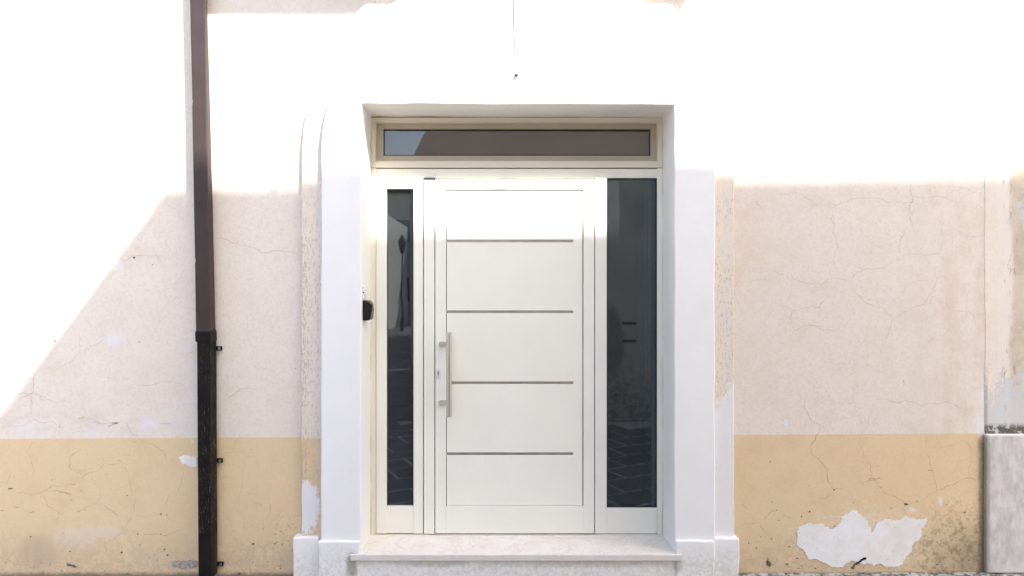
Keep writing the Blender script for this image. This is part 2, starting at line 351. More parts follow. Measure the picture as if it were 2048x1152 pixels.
def pipe_paint(name, worn):
    m = NT(name); n = m.noise(6, 5); f = m.noise(60, 6, .75)
    if worn:
        s = m.noise(40, 8, .8, v=m.map(scale=(5, 5, .45))); b = m.noise(3.2, 3)
        c = m.mix(m.ramp(n, .35, .65), (.006, .006, .008), (.012, .010, .009))
        c = m.mix(m.mul(m.ramp(s, .56, .62), m.ramp(b, .44, .58), .9), c, (.20, .15, .10))
        c = m.mix(m.mul(m.ramp(m.noise(50, 8, .8, v=m.map(scale=(.6, .6, 2.6))), .66, .69), .7), c, (.34, .30, .25))
        x, y, z = m.xyz()
        br = m.mul(m.ramp(m.noise(7, 6, .7), .42, .55), m.ramp(x, X(421, -.03), X(423, -.03)), .75); c = m.mix(br, c, (.075, .045, .028))
        m.bsdf(c, m.ramp(f, .3, .7, .30, .55), m.bump(m.add(s, f), .3, .003), spec=.14)
    else:
        c = m.mix(m.ramp(n, .3, .7), (.034, .021, .019), (.042, .027, .025))
        c = m.mix(m.mul(m.ramp(m.voronoi(70), .10, .14, 1, 0), m.ramp(m.noise(12, 3), .5, .6)), c, (.035, .02, .018))
        c = m.mix(m.mul(m.ramp(m.noise(55, 8, .8), .70, .73), .7), c, (.30, .24, .21))
        m.bsdf(c, m.ramp(f, .3, .7, .48, .6), m.bump(f, .08, .002), spec=.4)
    return m.m
M_pipeu, M_pipel = pipe_paint('brown_painted_metal', False), pipe_paint('scuffed_black_iron', True)
M_concrete = simple('grey_concrete', (.36, .33, .29), .95, nscale=60, var=.35, bstr=.6)
M_gouge = simple('dark_gouge', (.13, .11, .10), .95, nscale=80, var=.5, bstr=.6)
M_patch = NT('white_filler_plaster'); _n = M_patch.noise(8, 6, .7); _f = M_patch.noise(50, 5, .7)
_c = M_patch.mix(M_patch.ramp(_n, .4, .65), (.79, .785, .80), (.72, .695, .66)); _c = M_patch.mix(M_patch.mul(M_patch.ramp(M_patch.noise(34, 8, .8), .60, .64), M_patch.ramp(M_patch.noise(5, 4), .48, .6), .8), _c, (.56, .42, .27))
_c = M_patch.mix(M_patch.mul(M_patch.ramp(M_patch.voronoi(22), .05, .07, 1, 0), .8), _c, (.33, .25, .19))
M_patch.bsdf(_c, .9, M_patch.bump(M_patch.add(_n, M_patch.mul(_f, .4)), .4, .006), spec=.2); M_patch = M_patch.m
def crackmat():
    m = NT('crack_shadow_line'); z = m.xyz()[2]; n = m.noise(14, 4)
    c = m.mix(m.ramp(z, .75, .76, 1, 0), (.54, .44, .36), (.46, .335, .205)); c = m.mix(m.ramp(n, .45, .62), c, (.62, .52, .43)) ; m.bsdf(c, .95, spec=.1); return m.m
M_crack = crackmat()

# ---------------------------------------------------------------- the street
GZ = -.058
def paving_mat():
    m = NT('dark_basalt_paving'); oi = m.node('ShaderNodeObjectInfo').outputs['Random']; n = m.noise(8, 6, .7); f = m.noise(70, 5, .7)
    c = m.mix(m.ramp(n, .3, .7), (.085, .085, .085), (.13, .125, .12)); c = m.mix(m.mul(oi, .5), c, (.24, .23, .21))
    m.bsdf(c, .6, m.bump(m.add(n, m.mul(f, .4)), .4, .006)); return m.m
M_pave = paving_mat(); M_mortar = simple('pale_mortar', (.62, .59, .52), .95, nscale=20, var=.3, bstr=.4); M_joint = simple('pale_mortar_and_earth', (.27, .24, .19), .95, nscale=20, var=.25, bstr=.4)
g = BM(); box(g, -300, 300, -300, 300, GZ-.3, GZ-.012); tag(obj('ground', g, M_joint), kind='structure')
street = bpy.data.objects.new('street', None); COL.objects.link(street); street['_w'] = [0, 0, 0]; tag(street, kind='structure')
bmv = BM(); box(bmv, -.238, .238, -.138, .138, -.06, 0)
proto = obj('paving_stone', bmv, M_pave, street, bevel=.006, seg=1)
cnt = 0; ang = R(-28); ca, sa = math.cos(ang), math.sin(ang)
for i in range(-14, 15):
    for j in range(-22, 23):
        u, v = i*.505 + (.25 if j % 2 else 0), j*.305
        px_, py_ = u*ca - v*sa + .5, u*sa + v*ca - 2.0
        if not (-2.9 < px_ < 3.6 and -3.55 < py_ < -.45) or cnt > 290: continue
        o = proto if cnt == 0 else proto.copy()
        if cnt: COL.objects.link(o); o.parent = street
        o.location = (px_, py_, GZ + random.uniform(-.003, .003)); o.rotation_euler = (random.uniform(-.006, .006), random.uniform(-.006, .006), ang); cnt += 1
bed = BM(); box(bed, -9, 7, -3.84, -.31, GZ-.02, GZ-.005); obj('mortar_bed', bed, M_mortar, street)
rest = BM()
for i in range(-30, 20):
    for j in range(-90, 30):
        u, v = i*.505 + (.25 if j % 2 else 0), j*.305
        px_, py_ = u*ca - v*sa + .5, u*sa + v*ca - 2.0
        inside = (-2.9 < px_ < 3.6 and -3.55 < py_ < -.45)
        alley = -9 < px_ < 7 and -3.55 < py_ < -.45; lane = -6.3 < px_ < -1.35 and -24 < py_ <= -3.55
        if inside or not (alley or lane): continue
        c = Vector((px_, py_)); q = [c + Vector((a*ca-b*sa, a*sa+b*ca)) for a, b in ((-.245, -.145), (.245, -.145), (.245, .145), (-.245, .145))]
        hprism(rest, [(p.x, p.y) for p in q], GZ-.05, GZ + random.uniform(-.003, .002))
o = obj('far_paving', rest, M_pave, street); o['kind'] = 'stuff'
M_kerb = NT('mossy_stone_gutter'); _n = M_kerb.noise(24, 6, .75); _c = M_kerb.mix(M_kerb.ramp(_n, .42, .58), (.10, .09, .06), (.46, .45, .43)); M_kerb.bsdf(_c, .9, M_kerb.bump(_n, .5, .01)); M_kerb = M_kerb.m
x0 = X(1474, .05)
while x0 < 8:
    L = random.uniform(.7, 1.1)
    g = BM(); box(g, x0, x0+L-.008, -.30, .073, GZ-.05, -.028+random.uniform(-.002, .002)); obj('gutter_stone', g, M_kerb, street, bevel=.006); x0 += L

# ---------------------------------------------------------------- the house with the door
house = thing('house', (0, 0, 0), 'cream and ochre plastered house front with white arched door surround and cream panelled door', 'house')
OL, OR_, OT = X(722), X(1349), Z(208)               # door opening
YW = .072
CX, CZ, RI, RO = (X(642)+X(1430))/2, Z(310), (X(1430)-X(642))/2, (X(1430)-X(642))/2 + .122
WR = X(1971, YW)
def arch(cx, cz, r, n=48, a0=180, a1=0): return [(cx + r*math.cos(R(a0+(a1-a0)*i/n)), cz + r*math.sin(R(a0+(a1-a0)*i/n))) for i in range(n+1)]
g = BM(); prism(g, [(-8, GZ-.2), (OL-.06, GZ-.2), (OL-.06, OT+.06), (OR_+.06, OT+.06), (OR_+.06, GZ-.2), (WR, GZ-.2), (WR, 6.9), (-8, 6.9)], YW, .42)
obj('wall', g, M_main, house)
# raised band of the arch
out = [(CX-RO, .1)] + arch(CX, CZ, RO) + [(CX+RO, .1), (CX+RI-.02, .1)] + arch(CX, CZ, RI-.02, a0=0, a1=180) + [(CX-RI+.02, .1)]
g = BM(); prism(g, wobble(out, .03, .003, 6, 3.1), .04, .12); obj('arch_moulding', g, M_band, house, bevel=.004)
# white surround with the opening
out = [(CX-RI, .05)] + arch(CX, CZ, RI) + [(CX+RI, .05), (OR_, .05), (OR_, OT-.006), (OL, OT+.003), (OL, .05)]
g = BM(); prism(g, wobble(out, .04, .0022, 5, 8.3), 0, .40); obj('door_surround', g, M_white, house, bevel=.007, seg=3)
# base blocks
for nm, xa, xb, yf, zt in (('plinth_block', X(587, .02), X(638, .02), .012, Z(1075, .012)), ('plinth_block', X(636, -.018), OL-.004, -.018, Z(1083, -.018)),
                           ('plinth_block', OR_+.004, X(1430, -.018), -.018, Z(1082, -.018)), ('plinth_block', X(1428.5, .0), X(1480, .0), .008, Z(1077, .008))):
    pts = wobble([(xa, GZ-.1), (xb, GZ-.1), (xb, zt), (xa, zt)], .03, .0035, 9, xa*3)
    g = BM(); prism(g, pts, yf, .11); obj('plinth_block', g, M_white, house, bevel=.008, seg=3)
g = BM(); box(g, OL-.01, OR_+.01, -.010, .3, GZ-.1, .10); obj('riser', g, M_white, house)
ZS = EYE - (1068.5-PY)*(DIST+.27)/F
g = BM(); hprism(g, [(X(700, -.031), -.031), (X(1363, -.031), -.031), (X(1363, -.031), -.005), (OR_+.012, -.001), (OR_+.012, .36), (OL-.012, .36), (OL-.012, -.001), (X(700, -.031), -.005)], ZS-.034, ZS)
obj('doorstep', g, M_marble, house, bevel=.003)

# ---- traced wear: filler patches, gouges, cracks
def P(px, py, y=YW): return (X(px, y), Z(py, y))
def patch(name, pts, mat, y=YW, th=.0032, it=4, amp=.14, seed=1, sc=None):
    q = [P(*p, y) for p in pts]; g = BM(); prism(g, rough(q, it, amp, seed), y-th, y+.01); return obj(name, g, mat, house)
c4 = lambda L: [(1400+a/2.88, 752+b/2.88) for a, b in L]
c3 = lambda L: [(a/2.88, 752+b/2.88) for a, b in L]
c2 = lambda L: [(a/2.743, 380+b/2.743) for a, b in L]
r3 = lambda L: [(1400+a/2.88, 300+b/2.88) for a, b in L]
patch('filler_patch', c4([(570,870),(620,845),(700,850),(745,882),(790,865),(815,810),(870,778),(930,800),(965,845),(985,905),(1010,862),(1060,820),(1150,832),(1180,800),(1240,825),(1300,820),(1300,850),(1270,880),(1275,920),(1230,960),(1220,1010),(1185,1040),(1150,1090),(1050,1085),(960,1075),(900,1068),(840,1075),(820,1100),(760,1100),(700,1070),(620,1050),(600,1010),(570,990),(560,930)]), M_patch, seed=4, it=5, amp=.19)
patch('filler_patch', c3([(1030,470),(1060,455),(1140,462),(1140,515),(1100,524),(1050,512)]), M_patch, seed=9, it=5, amp=.22)
patch('gouge', c3([(985,1070),(1140,1066),(1140,1098),(1000,1100)]), M_concrete, seed=5, amp=.1)
patch('gouge', c4([(870,1108),(900,1075),(955,1044),(958,1052),(915,1080),(882,1112)]), M_gouge, seed=6, amp=.2)
patch('gouge', c4([(390,1048),(410,1080),(400,1100),(388,1092),(383,1070)]), M_gouge, seed=8, amp=.2)
patch('gouge', c3([(385,1086),(410,1084),(443,1100),(430,1104),(400,1096)]), M_gouge, seed=2, amp=.2)
patch('gouge', c3([(50,646),(75,642),(72,650),(52,653)]), M_gouge, seed=3, amp=.2)
rp = random.Random(11); pits = BM()
for a, b, s in [(630,780,6),(585,808,4),(773,656,5),(1184,738,8),(1248,720,3),(440,774,4),(412,937,5),(280,962,4),(327,990,4),(513,983,4),(350,926,3),(628,632,3),(404,492,3),(1420,740,3),(1524,784,4),(1367,1086,5),(665,1108,5),(568,1108,4),(775,865,4),(936,838,4),(940,912,9),(776,920,6),(500,1083,6),(560,1050,4),(1500,1000,4),(1550,1060,4),(1450,1020,4),(455,830,3),(1100,760,3),(884,730,3),(1172,28,3)]:
    q = c4([(a+rp.uniform(-.6,.9)*s*math.cos(k)*1.2+s*math.cos(k), b+s*.8*math.sin(k)+rp.uniform(-1.5,1.5)) for k in [i*1.05 for i in range(6)]]); prism(pits, [P(*p) for p in q], YW-.0022, YW+.01)
for a, b, s in [(927,795,6),(962,800,4),(733,687,4),(793,910,4),(925,912,4),(700,1016,7),(948,998,6),(965,1032,6),(178,925,5),(405,1010,4),(1458,967,8),(1585,966,5),(1378,1138,10),(1448,421,3),(1548,1068,3),(345,293,4),(1615,1110,4),(300,598,3),(1420,760,2)]:
    q = c3([(a+s*math.cos(k)*rp.uniform(.8,1.3), b+s*.75*math.sin(k)+rp.uniform(-1,1)) for k in [i*1.05 for i in range(6)]]); prism(pits, [P(*p) for p in q], YW-.002, YW+.01)
for a, b, s in [(302,828,5),(764,835,4),(837,409,3),(1622,977,3),(738,372,7),(596,1030,2),(213,855,2)]:
    q = c2([(a+s*math.cos(k)*rp.uniform(.8,1.3), b+s*.75*math.sin(k)+rp.uniform(-1,1)) for k in [i*1.05 for i in range(6)]]); prism(pits, [P(*p) for p in q], YW-.002, YW+.01)
tag(obj('chipped_pits', pits, M_gouge, house), kind='stuff')

cr = BM()
def crack(pts, wd=.0030, seed=1):
    q = rough([P(*p) for p in pts], 3, .16, seed, closed=False); n = len(q); L = []; rr = random.Random(seed)
    for i, (x, z) in enumerate(q):
        a, b = q[max(i-1, 0)], q[min(i+1, n-1)]; d = Vector((b[0]-a[0], b[1]-a[1])); d = d.normalized() if d.length else Vector((1, 0))
        k = wd*.5*min(1, .25 + 4*min(i, n-1-i)/n)*rr.uniform(.45, 1.25)
        L.append((cr.verts.new((x - d.y*k, YW-.0006, z + d.x*k)), cr.verts.new((x + d.y*k, YW-.0006, z - d.x*k))))
    for a, b in zip(L, L[1:]): cr.faces.new((a[0], a[1], b[1], b[0]))
S = 0
for tr, L in ((c3, [[(795,370),(735,470),(725,520),(745,620),(775,690),(765,800),(735,850),(700,905),(600,965),(550,935)],[(725,480),(600,500),(490,570),(465,630),(520,720)],
      [(0,610),(45,615),(60,560)],[(50,640),(110,675),(240,670),(300,630),(390,625)],[(240,670),(270,740),(340,790),(300,860),(305,930)],[(520,745),(400,770),(340,790)],
      [(765,800),(870,800),(925,795)],[(1060,545),(1050,620),(970,700),(965,790)],[(735,880),(830,910),(920,910),(1040,885)],[(605,965),(610,1020),(450,1110),(385,1090)],
      [(0,1020),(80,1080),(180,1100)],[(195,0),(190,95),(175,130),(175,240)],[(190,95),(50,130)],[(190,95),(310,150),(430,150)],[(800,365),(735,270)],[(800,365),(870,390),(940,430),(985,560)],
      [(185,370),(160,450),(190,580)],[(470,430),(400,470),(400,530),(480,565)],[(1265,165),(1370,90),(1460,95)],[(1555,790),(1520,830),(1490,950)],[(1555,790),(1555,740),(1440,715)],
      [(1490,965),(1390,1000),(1385,1020),(1300,1065)],[(1385,1010),(1430,1090),(1430,1152)],[(1490,965),(1530,1030),(1530,1100)],[(0,290),(100,290),(250,270),(310,265),(350,290)],[(450,240),(560,262),(680,268)],[(560,735),(640,770),(735,850)]]),
    (c2, [[(895,40),(980,110),(1058,195)],[(895,55),(780,160)],[(1180,258),(1240,270),(1400,320),(1470,345),(1640,355)],[(190,955),(370,950),(440,870),(430,790)],[(440,870),(530,850),(570,810)],
      [(180,1000),(185,1110),(90,1140)],[(185,1110),(260,1150)],[(700,1080),(860,1065),(960,1055),(1030,1090)],[(1250,1150),(1300,1105),(1420,1110)],[(620,380),(900,370)]]),
    (r3, [[(220,270),(400,265),(540,240),(640,290),(690,325),(780,318),(870,280),(1010,275),(1150,300),(1220,300),(1230,265),(1330,270),(1400,270),(1490,305),(1530,260),(1650,215)],
      [(1225,160),(1225,300),(1210,310),(1215,380),(1235,480)],[(765,340),(765,480),(795,560),(790,730)],
      [(220,690),(400,695),(520,715),(620,770),(700,780),(740,745),(800,740),(855,760),(900,710),(980,685),(1060,680),(1160,630),(1170,610),(1270,600),(1380,600),(1450,640),(1560,690)],
      [(1190,440),(1155,530),(1160,605)],[(1415,400),(1400,500),(1370,600)],[(855,760),(900,830),(940,870),(1110,975),(1170,930),(1220,910),(1310,850),(1355,700),(1355,660)],
      [(1110,975),(1100,1020),(1070,1110)],[(1320,840),(1400,880),(1460,925),(1530,930),(1590,980),(1620,1050)],[(1550,800),(1540,860),(1530,930)],
      [(750,820),(690,905),(600,910),(530,925),(540,1040),(760,1040),(840,990)],[(530,925),(490,900)],[(1450,450),(1530,490),(1640,500)]]),
    (c4, [[(635,60),(600,180),(630,240),(695,290),(670,340),(640,440),(720,520),(735,600),(770,655),(880,690)],[(760,665),(690,710),(640,750)],
      [(985,150),(975,280),(935,320),(915,390),(950,470),(985,570),(1070,675),(1180,735),(1170,840)],[(985,145),(1090,140),(1200,145),(1260,165),(1360,160),(1500,185),(1580,180)],
      [(890,725),(930,630),(970,600),(1050,590)],[(1290,345),(1300,410),(1345,570),(1365,655),(1300,700),(1185,740)],[(1365,655),(1430,630),(1570,590),(1600,600)],
      [(1330,695),(1360,770),(1370,860),(1385,960),(1430,1000)],[(1370,805),(1430,795),(1475,740)],[(1445,780),(1485,860),(1590,885)],[(1370,415),(1450,400),(1515,370),(1565,420),(1560,480),(1550,590)],
      [(1215,980),(1300,1005),(1370,1000),(1480,960),(1570,950)],[(230,860),(340,840),(410,930)],[(340,840),(440,770),(560,860)]])):
    for l in L: S += 1; crack(tr(l), .0036 if S % 3 == 0 else .0026, S)
for i, (a, b, c, d) in enumerate([(370,628,440,620),(140,787,205,784),(75,757,122,755),(440,776,500,772),(545,716,580,708),(450,243,490,238),(540,262,580,275),(620,294,680,264),(915,270,985,276),(640,270,682,267),(0,773,25,774),(300,660,420,676),(1290,1076,1356,1068),(0,246,16,244)]):
    crack(c3([(a, b), ((a+c)/2, (b+d)/2+1.5), (c, d)]), .0075 if i % 2 else .0058, 300+i)
for i, (a, b, c, d) in enumerate([(970,600,1045,588),(350,1104,700,1110),(560,1010,620,1020),(1010,640,1056,640),(1310,546,1348,544),(505,945,545,968)]): crack(c4([(a, b), ((a+c)/2, (b+d)/2-2), (c, d)]), .006, 330+i)
tag(obj('hairline_cracks', cr, M_crack, house), kind='stuff')

# ---- door set: fixed frame, transom, side lights, leaf
YF = .27
fr = BM()
pbox(fr, 742, 752, 336, 1068.5, YF, .36); pbox(fr, 1314.5, 1325, 336, 1068.5, YF, .36)
pbox(fr, 751.8, 1314.7, 337.5, 356.8, YF+.008, .345)
obj('door_frame', fr, M_frame2, house, bevel=.0018)
# transom: outer frame ring, stepped inner ring, mitred sash, pane
def ring(bm, o, i, yf, yb):
    (a0, a1, b0, b1), (c0, c1, d0, d1) = o, i
    O = [(X(a0, yf), Z(b0, yf)), (X(a1, yf), Z(b0, yf)), (X(a1, yf), Z(b1, yf)), (X(a0, yf), Z(b1, yf))]
    I = [(X(c0, yf), Z(d0, yf)), (X(c1, yf), Z(d0, yf)), (X(c1, yf), Z(d1, yf)), (X(c0, yf), Z(d1, yf))]
    for k in range(4):
        n = (k+1) % 4; prism(bm, [O[k], O[n], I[n], I[k]], yf, yb)
    return bm
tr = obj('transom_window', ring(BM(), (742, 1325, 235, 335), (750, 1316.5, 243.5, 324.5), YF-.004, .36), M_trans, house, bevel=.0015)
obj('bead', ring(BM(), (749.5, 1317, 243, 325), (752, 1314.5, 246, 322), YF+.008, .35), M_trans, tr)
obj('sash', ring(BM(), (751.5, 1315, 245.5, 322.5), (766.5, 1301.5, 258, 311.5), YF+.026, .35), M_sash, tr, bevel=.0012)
obj('gasket', ring(BM(), (766, 1302, 257.5, 312), (768, 1300, 259.5, 310), YF+.036, .35), M_gasket, tr)
g = BM(); pbox(g, 764, 1304, 255, 314, YF+.046, YF+.052); obj('pane', g, M_glass2, tr)
g = BM(); pbox(g, 745, 1320, 235, 330, YF+.10, YF+.103); obj('blind', g, M_blind, tr)
# left side light
sf = BM()
pbox(sf, 752.5, 773, 357.5, 1067.5, YF-.008, .34); pbox(sf, 827, 846, 357.5, 1067.5, YF-.008, .34)
pbox(sf, 773, 827, 357.5, 377.5, YF-.0085, .34); pbox(sf, 771.5, 828, 1013, 1066.5, YF-.0055, .34)
s1 = obj('side_window', sf, M_door, house, bevel=.0018); tag(s1, 'narrow left side window of the door set')
obj('gasket', ring(BM(), (773, 827.2, 377, 1013.5), (774.5, 826, 379, 1011.5), YF+.010, .33), M_gasket, s1)
g = BM(); pbox(g, 770, 830, 374, 1016, YF+.016, YF+.022); obj('pane', g, M_glass, s1)
g = BM(); pbox(g, 847.6, 868.6, 360, 1068, YF-.012, .34); obj('mullion', g, M_door, house, bevel=.003, seg=3)
g = BM(); pbox(g, 848.5, 869.5, 355.4, 360.5, YF-.0045, YF+.03); obj('gasket', g, M_gasket, house)
# right side light
sf = BM()
pbox(sf, 1190, 1213.5, 357, 1067.5, YF-.004, .34); pbox(sf, 1213.5, 1314, 1016, 1067.5, YF-.002, .34)
s2 = obj('side_window', sf, M_door, house, bevel=.0018); tag(s2, 'wide right side window of the door set')
obj('gasket', ring(BM(), (1213.3, 1314.5, 356, 1016), (1215, 1312, 359, 1013.5), YF+.008, .33), M_gasket, s2)
g = BM(); pbox(g, 1208, 1320, 350, 1020, YF+.014, YF+.020); obj('pane', g, M_glass, s2)
M_inner = simple('blue_grey_inner_frame', (.70, .76, .82), .5)
g = BM(); pbox(g, 1296, 1322, 345, 1030, YF+.028, YF+.12); obj('inner_frame', g, M_inner, s2)
# door leaf
YD = YF-.010
lf = BM()
pbox(lf, 870.5, 892, 358.5, 1067, YD, .33); pbox(lf, 1167, 1188.5, 358.5, 1067, YD, .33)
pbox(lf, 892, 1167, 358.5, 379, YD+.0004, .33); pbox(lf, 892, 1167, 1012.8, 1067, YD+.0004, .33)
door = obj('door', lf, M_door, house, bevel=.0018)
yp = YD+.007
def rnd_end(x, z0, z1, n=6):
    c, r = (z0+z1)/2, (z1-z0)/2
    return [(x - r + r*math.sin(R(a)), c - r*math.cos(R(a))) for a in [180*k/n for k in range(n+1)]]
pan = [(X(893.6, yp), Z(1011.3, yp))]
LX = X(893.6, yp)
strips = [482, 623.5, 765.5, 907.5]
for sy in reversed(strips):
    z0, z1 = Z(sy+3, yp), Z(sy-2.6, yp)
    pan += [(LX, z0)] + rnd_end(X(1147, yp), z0, z1) + [(LX, z1)]
pan += [(LX, Z(381, yp)), (X(1165, yp), Z(381, yp)), (X(1165, yp), Z(1011.3, yp))]
g = BM(); prism(g, pan, yp, yp+.02); obj('door_panel', g, M_door, door, bevel=.001, seg=1)
g = BM(); pbox(g, 888, 1170, 376, 1016, yp+.0125, yp+.03); obj('panel_backing', g, M_gasket, door)
for sy in strips:
    g = BM(); pbox(g, 892.5, 1149, sy-4, sy+4, yp+.004, yp+.012); obj('metal_strip', g, M_steel2, door)
yh = YD-.062
g = BM(); tube(g, [(X(898, yh), yh, Z(665, yh)), (X(898, yh), yh, Z(833.5, yh))], .0165, 10); hd = obj('handle', g, M_steel, door, bevel=.0012, seg=1)
for py_ in (688.5, 805.5):
    a = Vector((X(880.5, YD-.012), YD-.002, Z(py_, YD))); b = Vector((X(898, yh+.01), yh+.008, Z(py_, yh)))
    g = BM(); d = b-a; tube(g, [a, a+d*.05, a+d*.12, a+d*.5, a+d*.95, b], [.015, .0165, .017, .015, .0125, .012], 16); obj('handle_post', g, M_steel, door, smooth=True)
g = BM(); pbox(g, 871.8, 881, 737.5, 757.5, YD-.008, YD+.002); lk = obj('lock_plate', g, M_wplast, door, bevel=.003, seg=3)
g = BM(); c = (X(876.4, YD-.009), YD-.0095, Z(744.5, YD)); tube(g, [c, (c[0], YD-.004, c[2])], .0085, 16); box(g, c[0]-.004, c[0]+.004, YD-.0092, YD-.004, c[2]-.022, c[2]); obj('keyhole', g, M_bolt, door)
g = BM(); box(g, c[0]-.0015, c[0]+.0015, YD-.0102, YD-.006, c[2]-.016, c[2]+.004); obj('key_slot', g, M_gasket, door)
# dark hall behind the glass
g = BM(); box(g, X(700), X(1370), .44, 2.6, ZS-.02, 2.9)
for f in [f for f in g.faces if abs(f.calc_center_median().y - .44) < 1e-4]: g.faces.remove(f)
obj('hall', g, M_room, house)

# ---- balcony above the frame and the roof
BF = -.70; bz = Z(33, YW) + TV*(YW-BF)
bx0, bx1 = X(378, YW) + TH*(YW-BF), X(1367, .04) + TH*(.04-BF)
g = BM(); box(g, bx0, bx1, BF, YW+.01, bz, bz+.16); bal = obj('balcony', g, M_white, house, bevel=.01)
rl = BM(); n = 24
for i in range(n+1):
    x = bx0+.05 + (bx1-bx0-.1)*i/n; box(rl, x-.006, x+.006, BF+.04, BF+.052, bz+.16, bz+1.1)
box(rl, bx0+.03, bx1-.03, BF+.03, BF+.062, bz+1.1, bz+1.12)
M_iron = simple('black_painted_iron', (.02, .02, .022), .5); obj('railing', rl, M_iron, bal)
for x in (bx0+.2, bx1-.35):
    g = BM(); box(g, x, x+.15, BF+.15, YW+.01, bz-.14, bz+.005); obj('corbel', g, M_white, bal, bevel=.02)
M_tile = simple('terracotta_tile', (.32, .16, .09), .9, nscale=12, var=.3)
g = BM(); hprism(g, [(-8.2, -.35), (WR, -.35), (WR, 6), (-8.2, 6)], 6.9, 7.05); obj('roof', g, M_tile, house)

# ---------------------------------------------------------------- neighbouring building at the right edge
nb = thing('building', (WR, .05, GZ), 'weathered flaking plaster corner above a grey streaked stone slab at the right edge', 'building')
g = BM(); prism(g, wobble([(WR-.004, GZ-.2), (WR+5, GZ-.2), (WR+5, 7.2), (WR-.004, 7.2)], .05, .003, 6, 2), YW-.0015, .5); obj('wall', g, M_neigh, nb)
g = BM(); pbox(g, 1973, 2600, 869, 1146, YW-.024, YW); obj('stone_slab', g, M_trav, nb, bevel=.004)

# ---------------------------------------------------------------- downpipe
dp = thing('downpipe', (X(415), .03, GZ), 'square brown metal downpipe with scuffed black lower length left of the door', 'downpipe')
def loft(bm, secs):
    """secs: (photo y, front left px, front right px, side right px); front face at yf, back at yb"""
    yf, yb = -.025, .050; rows = []
    for py_, a, b, c in secs:
        z = Z(py_, yf); xa, xb, xc = X(a, yf), X(b, yf), X(c, yb)
        dx = xc-xb
        rows.append([bm.verts.new(p) for p in ((xa, yf, z), (xb, yf, z), (xc, yb, z), (xa+dx, yb, z))])
    for r0, r1 in zip(rows, rows[1:]):
        for k in range(4): bm.faces.new((r0[k], r0[(k+1) % 4], r1[(k+1) % 4], r1[k]))
    bm.faces.new(rows[0]); bm.faces.new(rows[-1][::-1]); return bm
def lerp_secs(L, n=5):
    out = []
    for a, b in zip(L, L[1:]): out += [tuple(a[k]+(b[k]-a[k])*i/n for k in range(4)) for i in range(n)]
    return out + [L[-1]]
u = obj('upper_pipe', loft(BM(), [(-1300, 352, 384, 386), (-300, 373, 405, 408), (0, 379.7, 411.5, 415), (197, 384, 413.5, 420.5), (203, 384.8, 413.5, 420.7), (212, 383.8, 413.7, 421), (400, 386.8, 415.8, 426), (515, 389, 417, 428.5), (520, 390.2, 417.4, 428.7), (528, 389.2, 417.5, 429), (668, 391, 419, 432)]), M_pipeu, dp, bevel=.007, seg=3)
obj('lower_pipe', loft(BM(), [(660, 393, 419, 433.5), (900, 394.2, 420, 434.8), (1158, 396, 421, 436)]), M_pipel, dp, bevel=.007, seg=3)
def collar(py0, py1):
    g = BM(); loft(g, [(py0, 389.8, 421, 434.2), (py1, 390.5, 421.5, 434.8)])
    for v in g.verts:
        if v.co.y < 0: v.co.y -= .006
    return g
obj('collar', collar(662, 684), M_pipel, dp, bevel=.008, seg=3)
for k, py_ in enumerate((697, 921.5, 1129)):
    xx = 436 + k*1.3; g = BM(); box(g, X(xx-12, .05), X(xx+7, .05), .052, .064, Z(py_+4.5, .05), Z(py_-4.5, .05)); br = obj('bracket', g, M_black, dp, bevel=.003)
    c = (X(xx+2.6, .05), .05, Z(py_, .05)); g = BM(); tube(g, [(c[0], .044, c[2]), (c[0], .054, c[2])], .0085, 6); obj('bolt', g, M_bolt, br)

# ---------------------------------------------------------------- doorbell and black box on the left reveal
def zz(py, y): return Z(py, y)
db = thing('doorbell', (OL, .07, zz(585, .07)), 'small white doorbell plate on the left door reveal above the black box', 'doorbell')
g = BM(); box(g, OL-.002, OL+.010, .026, .108, zz(599, .06), zz(571.5, .06)); obj('plate', g, M_wplast, db, bevel=.003, seg=3)
g = BM(); box(g, OL+.008, OL+.0145, .072, .100, zz(593, .06), zz(577, .06)); obj('button', g, M_wplast, db, bevel=.002)
g = BM(); box(g, OL+.004, OL+.0112, .024, .030, zz(586, .06), zz(584, .06)); obj('screw', g, M_gasket, db)
kb = thing('key_box', (OL, .085, zz(620, .08)), 'glossy black rounded plastic box below the doorbell on the left reveal', 'key box')
g = BM(); hp = []
z0, z1 = zz(641, .08), zz(600.5, .08)
prof = [(-.002, z0), (.034, z0+.001), (.043, z0+.012), (.047, z0+.06), (.044, z1-.022), (.036, z1-.006), (.022, z1), (-.002, z1)]
a = [g.verts.new((OL+x, .036, z)) for x, z in prof]; b = [g.verts.new((OL+x, .138, z)) for x, z in prof]
g.faces.new(a); g.faces.new(b[::-1])
for i in range(len(prof)): g.faces.new((a[i], b[i], b[(i+1) % len(prof)], a[(i+1) % len(prof)]))
obj('case', g, M_black, kb, bevel=.010, seg=4)
g = BM(); box(g, OL+.040, OL+.0485, .06, .085, z0+.05, z0+.095); obj('cover_flap', g, M_black, kb, bevel=.003)
# ---------------------------------------------------------------- hanging wire above the door
hw = thing('hanging_wire', (X(1030), 0, Z(150)), 'thin pale wire hanging down the white wall above the door to a black knot', 'wire')
M_wire = simple('grey_wire', (.12, .115, .11), .5)
g = BM(); tube(g, [(X(1020), .0, Z(-60)), (X(1027), -.004, Z(0)), (X(1028.5), -.006, Z(60)), (X(1031), -.006, Z(110)), (X(1033), -.008, Z(150))], .0022, 6); obj('wire', g, M_wire, hw)
g = BM(); ball(g, (X(1033), -.010, Z(152)), .0085, 1, .9, .9, 8); box(g, X(1033)-.012, X(1033)+.010, -.012, -.004, Z(151), Z(149.5)); obj('knot', g, M_gasket, hw)
hk = BM()

